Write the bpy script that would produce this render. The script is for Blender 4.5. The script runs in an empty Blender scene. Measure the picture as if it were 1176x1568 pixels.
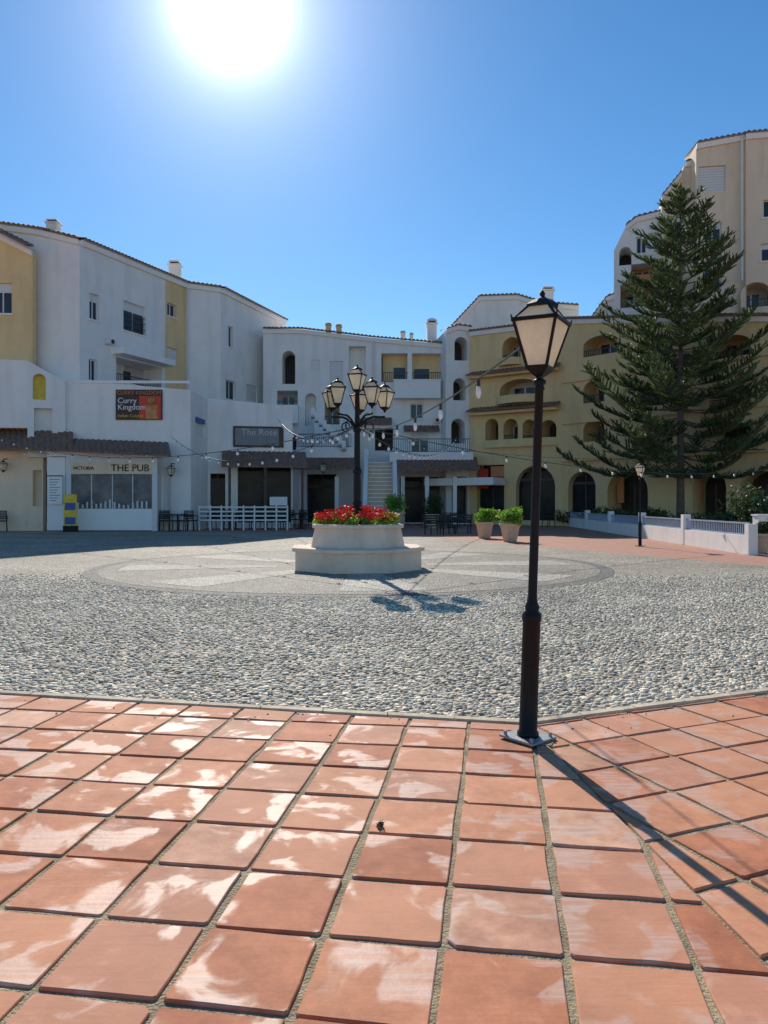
import bpy, math, random
import numpy as np
from mathutils import Vector, Matrix
from mathutils.geometry import tessellate_polygon
random.seed(7); rng=np.random.default_rng(7)
F=1150.0; CX=588.0; HY=770.0; EYE=1.6
scene=bpy.context.scene
scene.view_settings.view_transform='Standard'
try: scene.view_settings.look='None'
except: pass
scene.view_settings.exposure=0

# ------------------------------------------------------------ survey helpers
def P(px,py,z): return Vector(((px-CX)/F*z, z, EYE-(py-HY)/F*z))
def G(px,z): return Vector(((px-CX)/F*z, z, 0))

# ------------------------------------------------------------ materials
def newmat(name):
    m=bpy.data.materials.new(name); m.use_nodes=True
    nt=m.node_tree; b=nt.nodes['Principled BSDF']
    return m,nt,b
def mat(name,col,rough=.7,var=.12,scale=3.,bump=.0,bscale=60.,island=0.,metal=0.,spec=None,dirt=0.):
    m,nt,b=newmat(name); N=nt.nodes; L=nt.links
    tc=N.new('ShaderNodeTexCoord')
    nz=N.new('ShaderNodeTexNoise'); nz.inputs['Scale'].default_value=scale; nz.inputs['Detail'].default_value=6; nz.inputs['Roughness'].default_value=.65
    L.new(tc.outputs['Object'],nz.inputs['Vector'])
    mr=N.new('ShaderNodeMapRange'); mr.inputs[1].default_value=.3; mr.inputs[2].default_value=.7
    mr.inputs[3].default_value=1-var; mr.inputs[4].default_value=1+var
    L.new(nz.outputs['Fac'],mr.inputs[0])
    fac=mr.outputs[0]
    if island>0:
        g=N.new('ShaderNodeNewGeometry'); m2=N.new('ShaderNodeMapRange')
        m2.inputs[3].default_value=1-island; m2.inputs[4].default_value=1+island
        L.new(g.outputs['Random Per Island'],m2.inputs[0])
        mm=N.new('ShaderNodeMath'); mm.operation='MULTIPLY'; L.new(fac,mm.inputs[0]); L.new(m2.outputs[0],mm.inputs[1]); fac=mm.outputs[0]
    if dirt>0:
        mp=N.new('ShaderNodeMapping'); mp.inputs['Scale'].default_value=(1.6,1.6,.22); L.new(tc.outputs['Object'],mp.inputs[0])
        n3=N.new('ShaderNodeTexNoise'); n3.inputs['Scale'].default_value=1.; n3.inputs['Detail'].default_value=8; L.new(mp.outputs[0],n3.inputs['Vector'])
        m3=N.new('ShaderNodeMapRange'); m3.inputs[1].default_value=.5; m3.inputs[2].default_value=.75; m3.inputs[3].default_value=1; m3.inputs[4].default_value=1-dirt
        L.new(n3.outputs['Fac'],m3.inputs[0])
        mm=N.new('ShaderNodeMath'); mm.operation='MULTIPLY'; L.new(fac,mm.inputs[0]); L.new(m3.outputs[0],mm.inputs[1]); fac=mm.outputs[0]
    sc=N.new('ShaderNodeVectorMath'); sc.operation='SCALE'; sc.inputs[0].default_value=col[:3]
    L.new(fac,sc.inputs['Scale']); L.new(sc.outputs[0],b.inputs['Base Color'])
    b.inputs['Roughness'].default_value=rough; b.inputs['Metallic'].default_value=metal
    if spec is not None: b.inputs['Specular IOR Level'].default_value=spec
    if bump>0:
        n2=N.new('ShaderNodeTexNoise'); n2.inputs['Scale'].default_value=bscale; n2.inputs['Detail'].default_value=4
        L.new(tc.outputs['Object'],n2.inputs['Vector'])
        bp=N.new('ShaderNodeBump'); bp.inputs['Strength'].default_value=bump; bp.inputs['Distance'].default_value=.02
        L.new(n2.outputs['Fac'],bp.inputs['Height']); L.new(bp.outputs[0],b.inputs['Normal'])
    return m
M={}
M['white']=mat('white_stucco',(.86,.83,.78),.9,.05,.8,.3,14,dirt=.12)
M['white2']=mat('white_stucco_trim',(.88,.86,.82),.85,.04,2,.1,20)
M['ochre']=mat('ochre_stucco',(.82,.59,.29),.9,.07,.8,.3,14,dirt=.15)
M['cream']=mat('cream_stucco',(.84,.67,.48),.9,.06,.8,.3,14,dirt=.15)
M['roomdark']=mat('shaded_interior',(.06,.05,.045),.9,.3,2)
M['roomwarm_shade']=mat('loggia_wall_shade',(.50,.36,.20),.9,.1,2)  # ochre wall darkened: recess shade is put into the colour
M['roomwhite_shade']=mat('loggia_white_wall_shade',(.52,.50,.47),.9,.1,2)  # white wall darkened the same way, with loggia shade in its colour
M['glass']=mat('window_glass',(.03,.035,.042),.10,.4,1.5,spec=.4)
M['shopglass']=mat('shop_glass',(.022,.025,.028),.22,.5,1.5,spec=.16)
M['kioskglass']=mat('kiosk_glass',(.16,.16,.16),.25,.6,.9,spec=.2)
M['frame']=mat('window_frame',(.7,.7,.69),.5,.03,3)
M['louver']=mat('roller_shutter',(.72,.72,.7),.6,.05,3)
M['rooftile']=mat('clay_roof_tile',(.22,.13,.09),.85,.4,5,.3,20)
M['black']=mat('black_painted_iron',(.008,.008,.010),.5,.3,8,.08,50,spec=.25)
M['blackchair']=mat('dark_rattan',(.02,.018,.018),.6,.3,8)
M['rail']=mat('dark_railing',(.04,.045,.06),.5,.1,4)
M['bluerail']=mat('grey_blue_railing',(.34,.40,.50),.5,.1,4)
M['steel']=mat('galvanised_plate',(.30,.31,.32),.45,.25,20,.1,60,metal=.4)
M['planter']=mat('planter_render',(.78,.62,.48),.85,.1,2.5,.3,25,dirt=.25)
M['kerb']=mat('kerb_stone',(.52,.43,.30),.85,.25,9,.4,60,island=.15)
M['pot']=mat('stone_pot',(.64,.47,.32),.85,.15,6,.3,40)
M['soil']=mat('soil',(.05,.035,.025),.95,.3,20,.5,60)
M['bark']=mat('bark',(.14,.10,.075),.95,.3,8,.6,20)
M['wood']=mat('dark_wood',(.10,.06,.04),.7,.3,6)
M['orange']=mat('orange_awning',(.62,.25,.09),.8,.1,4)
M['yellow']=mat('yellow_board',(.75,.55,.06),.6,.2,6)
M['blue']=mat('blue_board',(.04,.10,.35),.5,.2,6)
M['signdark']=mat('sign_dark',(.05,.02,.015),.5,.6,1.2)
M['signred']=mat('sign_red',(.65,.05,.02),.5,.1,2)
M['signgrey']=mat('sign_grey',(.20,.21,.22),.5,.1,2)
M['signpale']=mat('sign_lettering',(.55,.55,.55),.6,.1,2)
M['skin']=mat('sign_portrait',(.6,.26,.08),.6,.4,3)
M['bulb']=mat('festoon_bulb',(.85,.85,.85),.2,.0,2)
M['cable']=mat('cable',(.03,.04,.035),.6,.1,2)
M['deadleaf']=mat('dead_leaf',(.12,.08,.03),.8,.3,20)
M['red']=mat('red_geranium',(.82,.04,.02),.6,.2,9,island=.5)
def leafmat(name,col,isl=.45,trans=.25):
    m=mat(name,col,.55,.35,.9,island=isl)
    nt=m.node_tree; b=nt.nodes['Principled BSDF']; out=nt.nodes['Material Output']
    t=nt.nodes.new('ShaderNodeBsdfTranslucent'); mx=nt.nodes.new('ShaderNodeMixShader'); mx.inputs[0].default_value=trans
    src=b.inputs['Base Color'].links[0].from_socket
    nt.links.new(src,t.inputs['Color']); nt.links.new(b.outputs[0],mx.inputs[1]); nt.links.new(t.outputs[0],mx.inputs[2]); nt.links.new(mx.outputs[0],out.inputs[0])
    return m
M['leaf']=leafmat('shrub_leaves',(.24,.42,.05),.5,.45)
M['darkleaf']=leafmat('dark_hedge_leaves',(.06,.10,.03))
M['pine']=leafmat('norfolk_pine_foliage',(.11,.16,.065),.55,.32)
M['frost']=leafmat('frosted_lamp_glass',(.92,.83,.66),.0,.5)

def tilemat():
    m,nt,b=newmat('terracotta_tile'); N=nt.nodes; L=nt.links
    tc=N.new('ShaderNodeTexCoord'); g=N.new('ShaderNodeNewGeometry')
    off=N.new('ShaderNodeVectorMath'); off.operation='SCALE'; off.inputs[0].default_value=(37,91,53); L.new(g.outputs['Random Per Island'],off.inputs['Scale'])
    ad=N.new('ShaderNodeVectorMath'); L.new(tc.outputs['Object'],ad.inputs[0]); L.new(off.outputs[0],ad.inputs[1])
    n1=N.new('ShaderNodeTexNoise'); n1.inputs['Scale'].default_value=3.6; n1.inputs['Detail'].default_value=7; n1.inputs['Roughness'].default_value=.5; n1.inputs['Distortion'].default_value=.5
    L.new(ad.outputs[0],n1.inputs['Vector'])
    r1=N.new('ShaderNodeMapRange'); r1.inputs[1].default_value=.515; r1.inputs[2].default_value=.60; r1.interpolation_type='SMOOTHSTEP'; L.new(n1.outputs['Fac'],r1.inputs[0])
    mp=N.new('ShaderNodeMapping'); mp.inputs['Scale'].default_value=(4,50,4); L.new(ad.outputs[0],mp.inputs[0])
    n2=N.new('ShaderNodeTexNoise'); n2.inputs['Scale'].default_value=1.; n2.inputs['Detail'].default_value=6; L.new(mp.outputs[0],n2.inputs['Vector'])
    n4=N.new('ShaderNodeTexNoise'); n4.inputs['Scale'].default_value=6; n4.inputs['Detail'].default_value=9; n4.inputs['Roughness'].default_value=.7; L.new(ad.outputs[0],n4.inputs['Vector'])
    cr=N.new('ShaderNodeValToRGB'); cr.color_ramp.elements[0].position=0; cr.color_ramp.elements[0].color=(.44,.145,.07,1)
    cr.color_ramp.elements[1].position=1; cr.color_ramp.elements[1].color=(.70,.38,.24,1)
    e=cr.color_ramp.elements.new(.3); e.color=(.58,.22,.11,1)
    e=cr.color_ramp.elements.new(.55); e.color=(.66,.29,.155,1)
    e=cr.color_ramp.elements.new(.78); e.color=(.56,.25,.15,1)
    mixr=N.new('ShaderNodeMath'); mixr.operation='MULTIPLY_ADD'; L.new(n4.outputs['Fac'],mixr.inputs[0]); mixr.inputs[1].default_value=.55
    mm=N.new('ShaderNodeMath'); mm.operation='MULTIPLY_ADD'; L.new(g.outputs['Random Per Island'],mm.inputs[0]); mm.inputs[1].default_value=.9; mm.inputs[2].default_value=-.2; L.new(mm.outputs[0],mixr.inputs[2])
    L.new(mixr.outputs[0],cr.inputs[0])
    n5=N.new('ShaderNodeTexNoise'); n5.inputs['Scale'].default_value=1.3; n5.inputs['Detail'].default_value=9; n5.inputs['Roughness'].default_value=.7; L.new(tc.outputs['Object'],n5.inputs['Vector'])
    m6=N.new('ShaderNodeMapRange'); m6.inputs[1].default_value=.35; m6.inputs[2].default_value=.6; m6.inputs[3].default_value=.82; m6.inputs[4].default_value=1.05; L.new(n5.outputs['Fac'],m6.inputs[0])
    m4=N.new('ShaderNodeMapRange'); m4.inputs[1].default_value=.3; m4.inputs[2].default_value=.7; m4.inputs[3].default_value=.84; m4.inputs[4].default_value=1.12; L.new(n4.outputs['Fac'],m4.inputs[0])
    mu=N.new('ShaderNodeMath'); mu.operation='MULTIPLY'; L.new(m4.outputs[0],mu.inputs[0]); L.new(m6.outputs[0],mu.inputs[1])
    sc=N.new('ShaderNodeVectorMath'); sc.operation='SCALE'; L.new(cr.outputs[0],sc.inputs[0]); L.new(mu.outputs[0],sc.inputs['Scale'])
    hz=N.new('ShaderNodeMath'); hz.operation='MULTIPLY'; L.new(r1.outputs[0],hz.inputs[0])
    m5=N.new('ShaderNodeMapRange'); m5.inputs[1].default_value=.35; m5.inputs[2].default_value=.65; m5.inputs[3].default_value=.10; m5.inputs[4].default_value=.55; L.new(n2.outputs['Fac'],m5.inputs[0]); L.new(m5.outputs[0],hz.inputs[1])
    mx=N.new('ShaderNodeMix'); mx.data_type='RGBA'; L.new(hz.outputs[0],mx.inputs[0]); L.new(sc.outputs[0],mx.inputs[6]); mx.inputs[7].default_value=(.66,.53,.45,1)  # pale worn-seal patches, with reflected sky sheen also put into the colour
    L.new(mx.outputs[2],b.inputs['Base Color'])
    rr=N.new('ShaderNodeMapRange'); rr.inputs[3].default_value=.74; rr.inputs[4].default_value=.50; L.new(r1.outputs[0],rr.inputs[0]); L.new(rr.outputs[0],b.inputs['Roughness'])
    b.inputs['Specular IOR Level'].default_value=.22
    bp=N.new('ShaderNodeBump'); bp.inputs['Strength'].default_value=.35; bp.inputs['Distance'].default_value=.01
    sm=N.new('ShaderNodeMath'); sm.operation='MULTIPLY_ADD'; L.new(n2.outputs['Fac'],sm.inputs[0]); sm.inputs[1].default_value=.3; L.new(n4.outputs['Fac'],sm.inputs[2])
    L.new(sm.outputs[0],bp.inputs['Height']); L.new(bp.outputs[0],b.inputs['Normal'])
    return m
M['tile']=tilemat()
M['grout']=mat('sandy_grout',(.36,.29,.18),.95,.45,7,.8,90)
M['paving']=mat('red_paving',(.42,.20,.13),.85,.2,3,.3,40)

def cobblemat(name,cA,cB,gap,scale=17.,bump=1.):
    m,nt,b=newmat(name); N=nt.nodes; L=nt.links
    tc=N.new('ShaderNodeTexCoord')
    v1=N.new('ShaderNodeTexVoronoi'); v1.inputs['Scale'].default_value=scale; L.new(tc.outputs['Object'],v1.inputs['Vector'])
    v2=N.new('ShaderNodeTexVoronoi'); v2.feature='DISTANCE_TO_EDGE'; v2.inputs['Scale'].default_value=scale; L.new(tc.outputs['Object'],v2.inputs['Vector'])
    sp=N.new('ShaderNodeSeparateColor'); L.new(v1.outputs['Color'],sp.inputs[0])
    mx=N.new('ShaderNodeMix'); mx.data_type='RGBA'; L.new(sp.outputs[0],mx.inputs[0]); mx.inputs[6].default_value=(*cA,1); mx.inputs[7].default_value=(*cB,1)
    r=N.new('ShaderNodeMapRange'); r.inputs[1].default_value=.03; r.inputs[2].default_value=.14; L.new(v2.outputs['Distance'],r.inputs[0])
    m2=N.new('ShaderNodeMix'); m2.data_type='RGBA'; L.new(r.outputs[0],m2.inputs[0]); m2.inputs[6].default_value=(*gap,1); L.new(mx.outputs[2],m2.inputs[7])  # mortar joint colour, darkened to carry the backlit shade between stones
    nz=N.new('ShaderNodeTexNoise'); nz.inputs['Scale'].default_value=.45; nz.inputs['Detail'].default_value=6; L.new(tc.outputs['Object'],nz.inputs['Vector'])
    r3=N.new('ShaderNodeMapRange'); r3.inputs[1].default_value=.3; r3.inputs[2].default_value=.7; r3.inputs[3].default_value=.74; r3.inputs[4].default_value=1.18; L.new(nz.outputs['Fac'],r3.inputs[0])
    sc=N.new('ShaderNodeVectorMath'); sc.operation='SCALE'; L.new(m2.outputs[2],sc.inputs[0]); L.new(r3.outputs[0],sc.inputs['Scale'])
    L.new(sc.outputs[0],b.inputs['Base Color']); b.inputs['Roughness'].default_value=.75
    r4=N.new('ShaderNodeMapRange'); r4.inputs[1].default_value=0; r4.inputs[2].default_value=.35; r4.interpolation_type='SMOOTHSTEP'; L.new(v2.outputs['Distance'],r4.inputs[0])
    bp=N.new('ShaderNodeBump'); bp.inputs['Strength'].default_value=bump; bp.inputs['Distance'].default_value=.02
    L.new(r4.outputs[0],bp.inputs['Height']); L.new(bp.outputs[0],b.inputs['Normal'])
    return m
M['cobble']=cobblemat('pebble_cobble',(.31,.255,.18),(.76,.66,.51),(.13,.11,.08))
M['cobbledark']=cobblemat('grey_pebble_cobble',(.22,.19,.15),(.56,.49,.39),(.11,.10,.08))
M['cobblelight']=cobblemat('white_pebble_cobble',(.48,.42,.34),(.82,.75,.63),(.22,.2,.16))
M['cobbleedge']=cobblemat('dark_pebble_cobble',(.10,.095,.09),(.28,.26,.23),(.06,.055,.05))
M['pebble']=mat('pebble_stone',(.64,.54,.40),.7,.28,.6,0,island=.6,spec=.25)

# ------------------------------------------------------------ builder
class B:
    def __init__(s,name,loc=(0,0,0)):
        s.name=name; s.loc=Vector(loc); s.parts={}; s.M=None; s.texts=[]
    def add(s,part,m,verts,faces):
        key=(part,m); d=s.parts.setdefault(key,[[],[]]); o=len(d[0])
        for v in verts:
            v=Vector(v)
            if s.M is not None: v=s.M@v
            d[0].append(v-s.loc)
        for f in faces: d[1].append([i+o for i in f])
    def done(s,smooth=()):
        e=bpy.data.objects.new(s.name,None); e.location=s.loc; scene.collection.objects.link(e); e.empty_display_size=.3
        for (part,m),(v,f) in s.parts.items():
            me=bpy.data.meshes.new(part); me.from_pydata(v,[],f); me.materials.append(M[m]); me.update()
            if part in smooth:
                me.polygons.foreach_set('use_smooth',[True]*len(me.polygons))
            o=bpy.data.objects.new(part,me); scene.collection.objects.link(o); o.parent=e
        for (t,m,pt,U,Nn,size,al) in s.texts:
            cu=bpy.data.curves.new('lettering','FONT'); cu.body=t; cu.size=size; cu.extrude=.01; cu.align_x=al; cu.align_y='CENTER'; cu.materials.append(M[m])
            o=bpy.data.objects.new('lettering',cu); scene.collection.objects.link(o); o.parent=e
            R=Matrix((U,Vector((0,0,1)),Nn)).transposed().to_4x4()
            o.matrix_local=Matrix.Translation(pt-s.loc)@R
        return e
    def hexa(s,part,m,p):
        s.add(part,m,p,[(0,1,2,3),(7,6,5,4),(0,4,5,1),(1,5,6,2),(2,6,7,3),(3,7,4,0)])
    def box(s,part,m,c,sz,rot=0):
        c=Vector(c); R=Matrix.Rotation(rot,3,'Z'); h=Vector(sz)/2
        s.hexa(part,m,[c+R@Vector((x*h.x,y*h.y,z*h.z)) for z in(-1,1) for x,y in((-1,-1),(1,-1),(1,1),(-1,1))])
    def cyl(s,part,m,p0,p1,r0,r1=None,n=8):
        p0=Vector(p0);p1=Vector(p1); r1=r0 if r1 is None else r1
        d=(p1-p0).normalized(); a=d.orthogonal().normalized(); b=d.cross(a)
        v=[]
        for p,r in((p0,r0),(p1,r1)):
            for i in range(n):
                t=2*math.pi*i/n; v.append(p+(a*math.cos(t)+b*math.sin(t))*r)
        s.add(part,m,v,[(i,(i+1)%n,n+(i+1)%n,n+i) for i in range(n)]+[tuple(range(n-1,-1,-1)),tuple(range(n,2*n))])
    def tube(s,part,m,pts,r,n=6):
        for a,b in zip(pts[:-1],pts[1:]): s.cyl(part,m,a,b,r,r,n)
    def lathe(s,part,m,c,prof,n=16,rot=0,cap=True):
        c=Vector(c); v=[];f=[]
        for r,z in prof:
            for i in range(n):
                t=2*math.pi*i/n+rot; v.append(c+Vector((r*math.cos(t),r*math.sin(t),z)))
        for k in range(len(prof)-1):
            for i in range(n): f.append((k*n+i,k*n+(i+1)%n,(k+1)*n+(i+1)%n,(k+1)*n+i))
        if cap:
            f.append(tuple(range(n-1,-1,-1))); k=(len(prof)-1)*n; f.append(tuple(range(k,k+n)))
        s.add(part,m,v,f)
    def leaves(s,part,m,c,rad,n,size,shell=.5):
        c=np.array(c); d=rng.normal(size=(n,3)); d/=np.linalg.norm(d,axis=1)[:,None]
        rr=(shell+(1-shell)*rng.random(n))**.7
        lump=1+.18*np.sin(d[:,0]*5+c[0])+.15*np.sin(d[:,1]*6+1)+.15*np.sin(d[:,2]*7+2)
        p=c+d*np.array(rad)*(rr*lump)[:,None]
        vs=[];fs=[]
        for i in range(n):
            a=rng.normal(size=3); a/=np.linalg.norm(a); b=np.cross(a,rng.normal(size=3)); b/=np.linalg.norm(b)
            z=size*(.6+.8*rng.random()); k=len(vs)
            vs+=[p[i]-a*z,p[i]+b*z*.5,p[i]+a*z,p[i]-b*z*.5]; fs.append((k,k+1,k+2,k+3))
        s.add(part,m,vs,fs)

class W:
    def __init__(s,p0,z0,p1,z1):
        s.O=G(p0,z0); e=G(p1,z1); s.L=(e-s.O).length; s.U=(e-s.O).normalized(); s.N=Vector((s.U.y,-s.U.x,0))
        if s.N.dot(-s.O)<0: s.N=-s.N
    def uv(s,px,py):
        d=Vector(((px-CX)/F,1,-(py-HY)/F)); E=Vector((0,0,EYE))
        t=(s.O-E).dot(s.N)/d.dot(s.N); h=E+d*t
        return (h-s.O).dot(s.U),h.z
    def pt(s,u,v,d=0): return s.O+s.U*u+Vector((0,0,v))+s.N*d
    def rect(s,x0,y0,x1,y1):
        xc=(x0+x1)/2;yc=(y0+y1)/2
        return s.uv(x0,yc)[0],s.uv(xc,y1)[1],s.uv(x1,yc)[0],s.uv(xc,y0)[1]
def wbox(b,w,part,m,u0,v0,u1,v1,d0,d1):
    b.hexa(part,m,[w.pt(u0,v0,d0),w.pt(u1,v0,d0),w.pt(u1,v0,d1),w.pt(u0,v0,d1),w.pt(u0,v1,d0),w.pt(u1,v1,d0),w.pt(u1,v1,d1),w.pt(u0,v1,d1)])
def pbox(b,w,part,m,r,d0,d1):
    u0,v0,u1,v1=w.rect(*r); wbox(b,w,part,m,u0,v0,u1,v1,d0,d1)
def railing(b,w,u0,u1,v0,h,d,m='rail',step=.16,part='railing'):
    wbox(b,w,part,m,u0,v0+h-.05,u1,v0+h,d-.03,d+.03)
    wbox(b,w,part,m,u0,v0+.05,u1,v0+.09,d-.02,d+.02)
    n=max(2,int((u1-u0)/step))
    for i in range(n+1):
        u=u0+(u1-u0)*i/n; wbox(b,w,part,m,u-.015,v0+.06,u+.015,v0+h-.03,d-.012,d+.012)
def holepoly(kind,u0,v0,u1,v1):
    if kind=='arch':
        w=(u1-u0)/2; r=min(w,(v1-v0)*.45); c=(u0+u1)/2; n=10
        p=[(u0,v0),(u1,v0)]
        for i in range(n+1):
            t=math.pi*i/n; p.append((c+w*math.cos(t),v1-r+r*math.sin(t)))
        return p
    return [(u0,v0),(u1,v0),(u1,v1),(u0,v1)]
def facade(b,w,top,holes,m='white',back=7.,bottom=0.,right=None):
    pts=[w.uv(*p) for p in top]
    ub0,ub1=pts[0][0],pts[-1][0]
    outl=[(ub0,bottom),(ub1,bottom)]+pts[::-1]
    polys=[outl]; info=[]
    for h in holes:
        kind,r,style=h[0],h[1],h[2]
        u0,v0,u1,v1=w.rect(*r); v0=max(v0,bottom+.03)
        hp=holepoly(kind,u0,v0,u1,v1); polys.append(hp); info.append((kind,style,u0,v0,u1,v1,hp))
    flat=[q for p in polys for q in p]
    tris=tessellate_polygon([[Vector((u,v,0)) for u,v in p] for p in polys])
    b.add('front_wall',m,[w.pt(u,v) for u,v in flat],[tuple(t) for t in tris])
    n=len(outl)
    b.add('body',m,[w.pt(u,v) for u,v in outl]+[w.pt(u,v,-back) for u,v in outl],[(i,(i+1)%n,n+(i+1)%n,n+i) for i in range(1,n)]+[tuple(range(n,2*n))])
    for kind,style,u0,v0,u1,v1,hp in info:
        dep={'win':.22,'grid':.22,'shut':.15,'log':1.6,'logw':1.6,'dark':1.8,'slot':.9,'shop':1.2,'vent':.1,'orange':1.3,'yel':.4}[style]
        n=len(hp)
        b.add('reveals',m,[w.pt(u,v) for u,v in hp]+[w.pt(u,v,-dep) for u,v in hp],[(i,(i+1)%n,n+(i+1)%n,n+i) for i in range(n)])
        bm={'win':'glass','grid':'glass','shut':'louver','log':'roomwarm_shade','logw':'roomwhite_shade','dark':'roomdark','slot':m,'shop':'roomdark','vent':'louver','orange':'orange','yel':'yellow'}[style]
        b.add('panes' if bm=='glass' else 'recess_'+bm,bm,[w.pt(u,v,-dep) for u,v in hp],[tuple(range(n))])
        W_=u1-u0;H_=v1-v0
        if style in('win','grid'):
            t=.07;d0,d1=-dep+.003,-dep+.06; top_=v1 if kind!='arch' else v1-min(W_/2,H_*.45)
            wbox(b,w,'window_frames','frame',u0,v0,u0+t,top_,d0,d1); wbox(b,w,'window_frames','frame',u1-t,v0,u1,top_,d0,d1)
            wbox(b,w,'window_frames','frame',u0+t,v0,u1-t,v0+t,d0,d1)
            wbox(b,w,'window_frames','frame',u0+t,top_-t,u1-t,top_,d0,d1)
            wbox(b,w,'window_frames','frame',(u0+u1)/2-t/2,v0+t,(u0+u1)/2+t/2,top_-t,d0,d1-.01)
            wbox(b,w,'sills','white2',u0-.08,v0-.09,u1+.08,v0-.002,-.02,.1)
            if random.random()<.35 and kind!='arch':
                wbox(b,w,'roller_blind','louver',u0+t,v1-H_*.3,u1-t,v1-t,d0+.002,d0+.03)
            if style=='grid':
                k=int(W_/.22)
                for i in range(1,k): wbox(b,w,'window_bars','rail',u0+W_*i/k-.02,v0,u0+W_*i/k+.02,v0+H_*.6,-.05,-.01)
                for q in(.2,.4,.6): wbox(b,w,'window_bars','rail',u0,v0+H_*q-.02,u1,v0+H_*q+.02,-.04,-.015)
        if style in('log','logw','orange'):
            dw=W_*.34
            wbox(b,w,'terrace_doors','glass',(u0+u1)/2-dw,v0,(u0+u1)/2+dw*.6,v0+H_*.74,-dep+.004,-dep+.05)
            wbox(b,w,'door_frames','frame',(u0+u1)/2-dw*.2-.05,v0,(u0+u1)/2-dw*.2+.05,v0+H_*.74,-dep+.055,-dep+.08)
            railing(b,w,u0,u1,v0,min(.95,H_*.35),-.12)
        if style=='shut':
            k=int(H_/.16)
            for i in range(k): wbox(b,w,'slats','louver',u0,v0+i*H_/k+.01,u1,v0+(i+.75)*H_/k,-dep+.003,-dep+.04)
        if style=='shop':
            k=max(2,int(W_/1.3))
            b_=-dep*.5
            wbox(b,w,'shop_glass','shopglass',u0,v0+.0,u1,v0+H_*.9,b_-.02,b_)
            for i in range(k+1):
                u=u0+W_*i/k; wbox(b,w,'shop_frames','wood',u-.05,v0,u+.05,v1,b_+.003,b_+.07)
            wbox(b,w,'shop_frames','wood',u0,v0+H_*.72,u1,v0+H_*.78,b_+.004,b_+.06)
        if style=='dark' and W_>1.5:
            wbox(b,w,'inner_posts','wood',(u0+u1)/2-.06,v0,(u0+u1)/2+.06,v1-.3*H_,-dep*.6,-dep*.6+.1)
def tiled(b,e0,e1,t0,t1,pitch=.30,amp=.06,part='tile_roof',m='rooftile'):
    e0,e1,t0,t1=map(Vector,(e0,e1,t0,t1)); L=(e1-e0).length; k=max(2,int(L/pitch)); n=k*4
    vs=[];fs=[]
    for i in range(n+1):
        s=i/n; z=amp*abs(math.sin(math.pi*i/4)); up=Vector((0,0,z))
        a=e0.lerp(e1,s);c=t0.lerp(t1,s); vs+=[a+up,c+up,a+Vector((0,0,-.07))]
    for i in range(n):
        k=3*i; fs+=[(k,k+3,k+4,k+1),(k+2,k+5,k+3,k)]
    b.add(part,m,vs,fs)
    vs=[e0+Vector((0,0,-.07)),e1+Vector((0,0,-.07)),t1+Vector((0,0,-.07)),t0+Vector((0,0,-.07))]
    b.add('roof_soffit','white2',vs,[(0,1,2,3)])
def coping(b,w,top,over=.35,backd=1.5,rise=.35,band=True):
    pts=[w.uv(*p) for p in top]
    for (ua,va),(ub,vb) in zip(pts[:-1],pts[1:]):
        if abs(vb-va)>1.6*abs(ub-ua): continue
        tiled(b,w.pt(ua,va+.08,over),w.pt(ub,vb+.08,over),w.pt(ua,va+.08+rise,-backd),w.pt(ub,vb+.08+rise,-backd),amp=.10)
        if band:
            b.hexa('cornice','white2',[w.pt(ua,va-.30,.003),w.pt(ub,vb-.30,.003),w.pt(ub,vb-.30,.14),w.pt(ua,va-.30,.14),w.pt(ua,va-.004,.003),w.pt(ub,vb-.004,.003),w.pt(ub,vb-.004,.22),w.pt(ua,va-.004,.22)])
def tilestrip(b,w,r,d0,d1):
    u0,v0,u1,v1=w.rect(*r); tiled(b,w.pt(u0,v0,d1),w.pt(u1,v0,d1),w.pt(u0,v1,d0),w.pt(u1,v1,d0))
def chimney(b,x,y0,y1,z,wpx,m='white'):
    p=P(x,y1,z); h=(y1-y0)/F*z; w=wpx/F*z
    b.box('chimney',m,(p.x,p.y,p.z+h*.35-.4),(w*.8,w*.8,h*.7+.8))
    b.box('chimney_cap',m,(p.x,p.y,p.z+h*.73),(w,w,h*.07))
    b.box('chimney_vents','roomdark',(p.x,p.y,p.z+h*.81),(w*.55,w*.82,h*.09))
    b.lathe('chimney_hood',m,(p.x,p.y,p.z+h*.84),[(w*.62,0),(w*.5,h*.08),(w*.12,h*.16)],4,math.pi/4)
def aircon(b,w,x,y):
    pbox(b,w,'air_conditioner','frame',(x,y,x+11,y+8),.02,.4); u,v=w.uv(x+5,y+4)
    b.cyl('aircon_fan','roomdark',w.pt(u,v,.4),w.pt(u,v,.42),.14,n=10)

# ============================================================ GROUND
def flat(name,m,poly,z):
    me=bpy.data.meshes.new(name); me.from_pydata([(x,y,z) for x,y in poly],[],[tuple(range(len(poly)))]); me.materials.append(M[m])
    o=bpy.data.objects.new(name,me); scene.collection.objects.link(o); return o
flat('ground','paving',[(-900,-300),(900,-300),(900,1500),(-900,1500)],0)
V0=(1.007,5.46); dL=(-math.cos(math.radians(11.5)),math.sin(math.radians(11.5))); dR=(.922,.386)
BL=(V0[0]+9.2*dL[0],V0[1]+9.2*dL[1]); BR=(V0[0]+8*dR[0],V0[1]+8*dR[1])
flat('pebble_plaza','cobble',[V0,BR,(10.6,12),(10.8,16),(9.6,18.8),(1.6,35.4),(-2,39),(-8,41.2),(-26,41.5),(-27,25),(-20,13),BL],.012)
SE=(1.78,-2.)
flat('tile_bed','grout',[V0,BL,(-9,-3),(9,-3),BR],.004)
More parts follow.
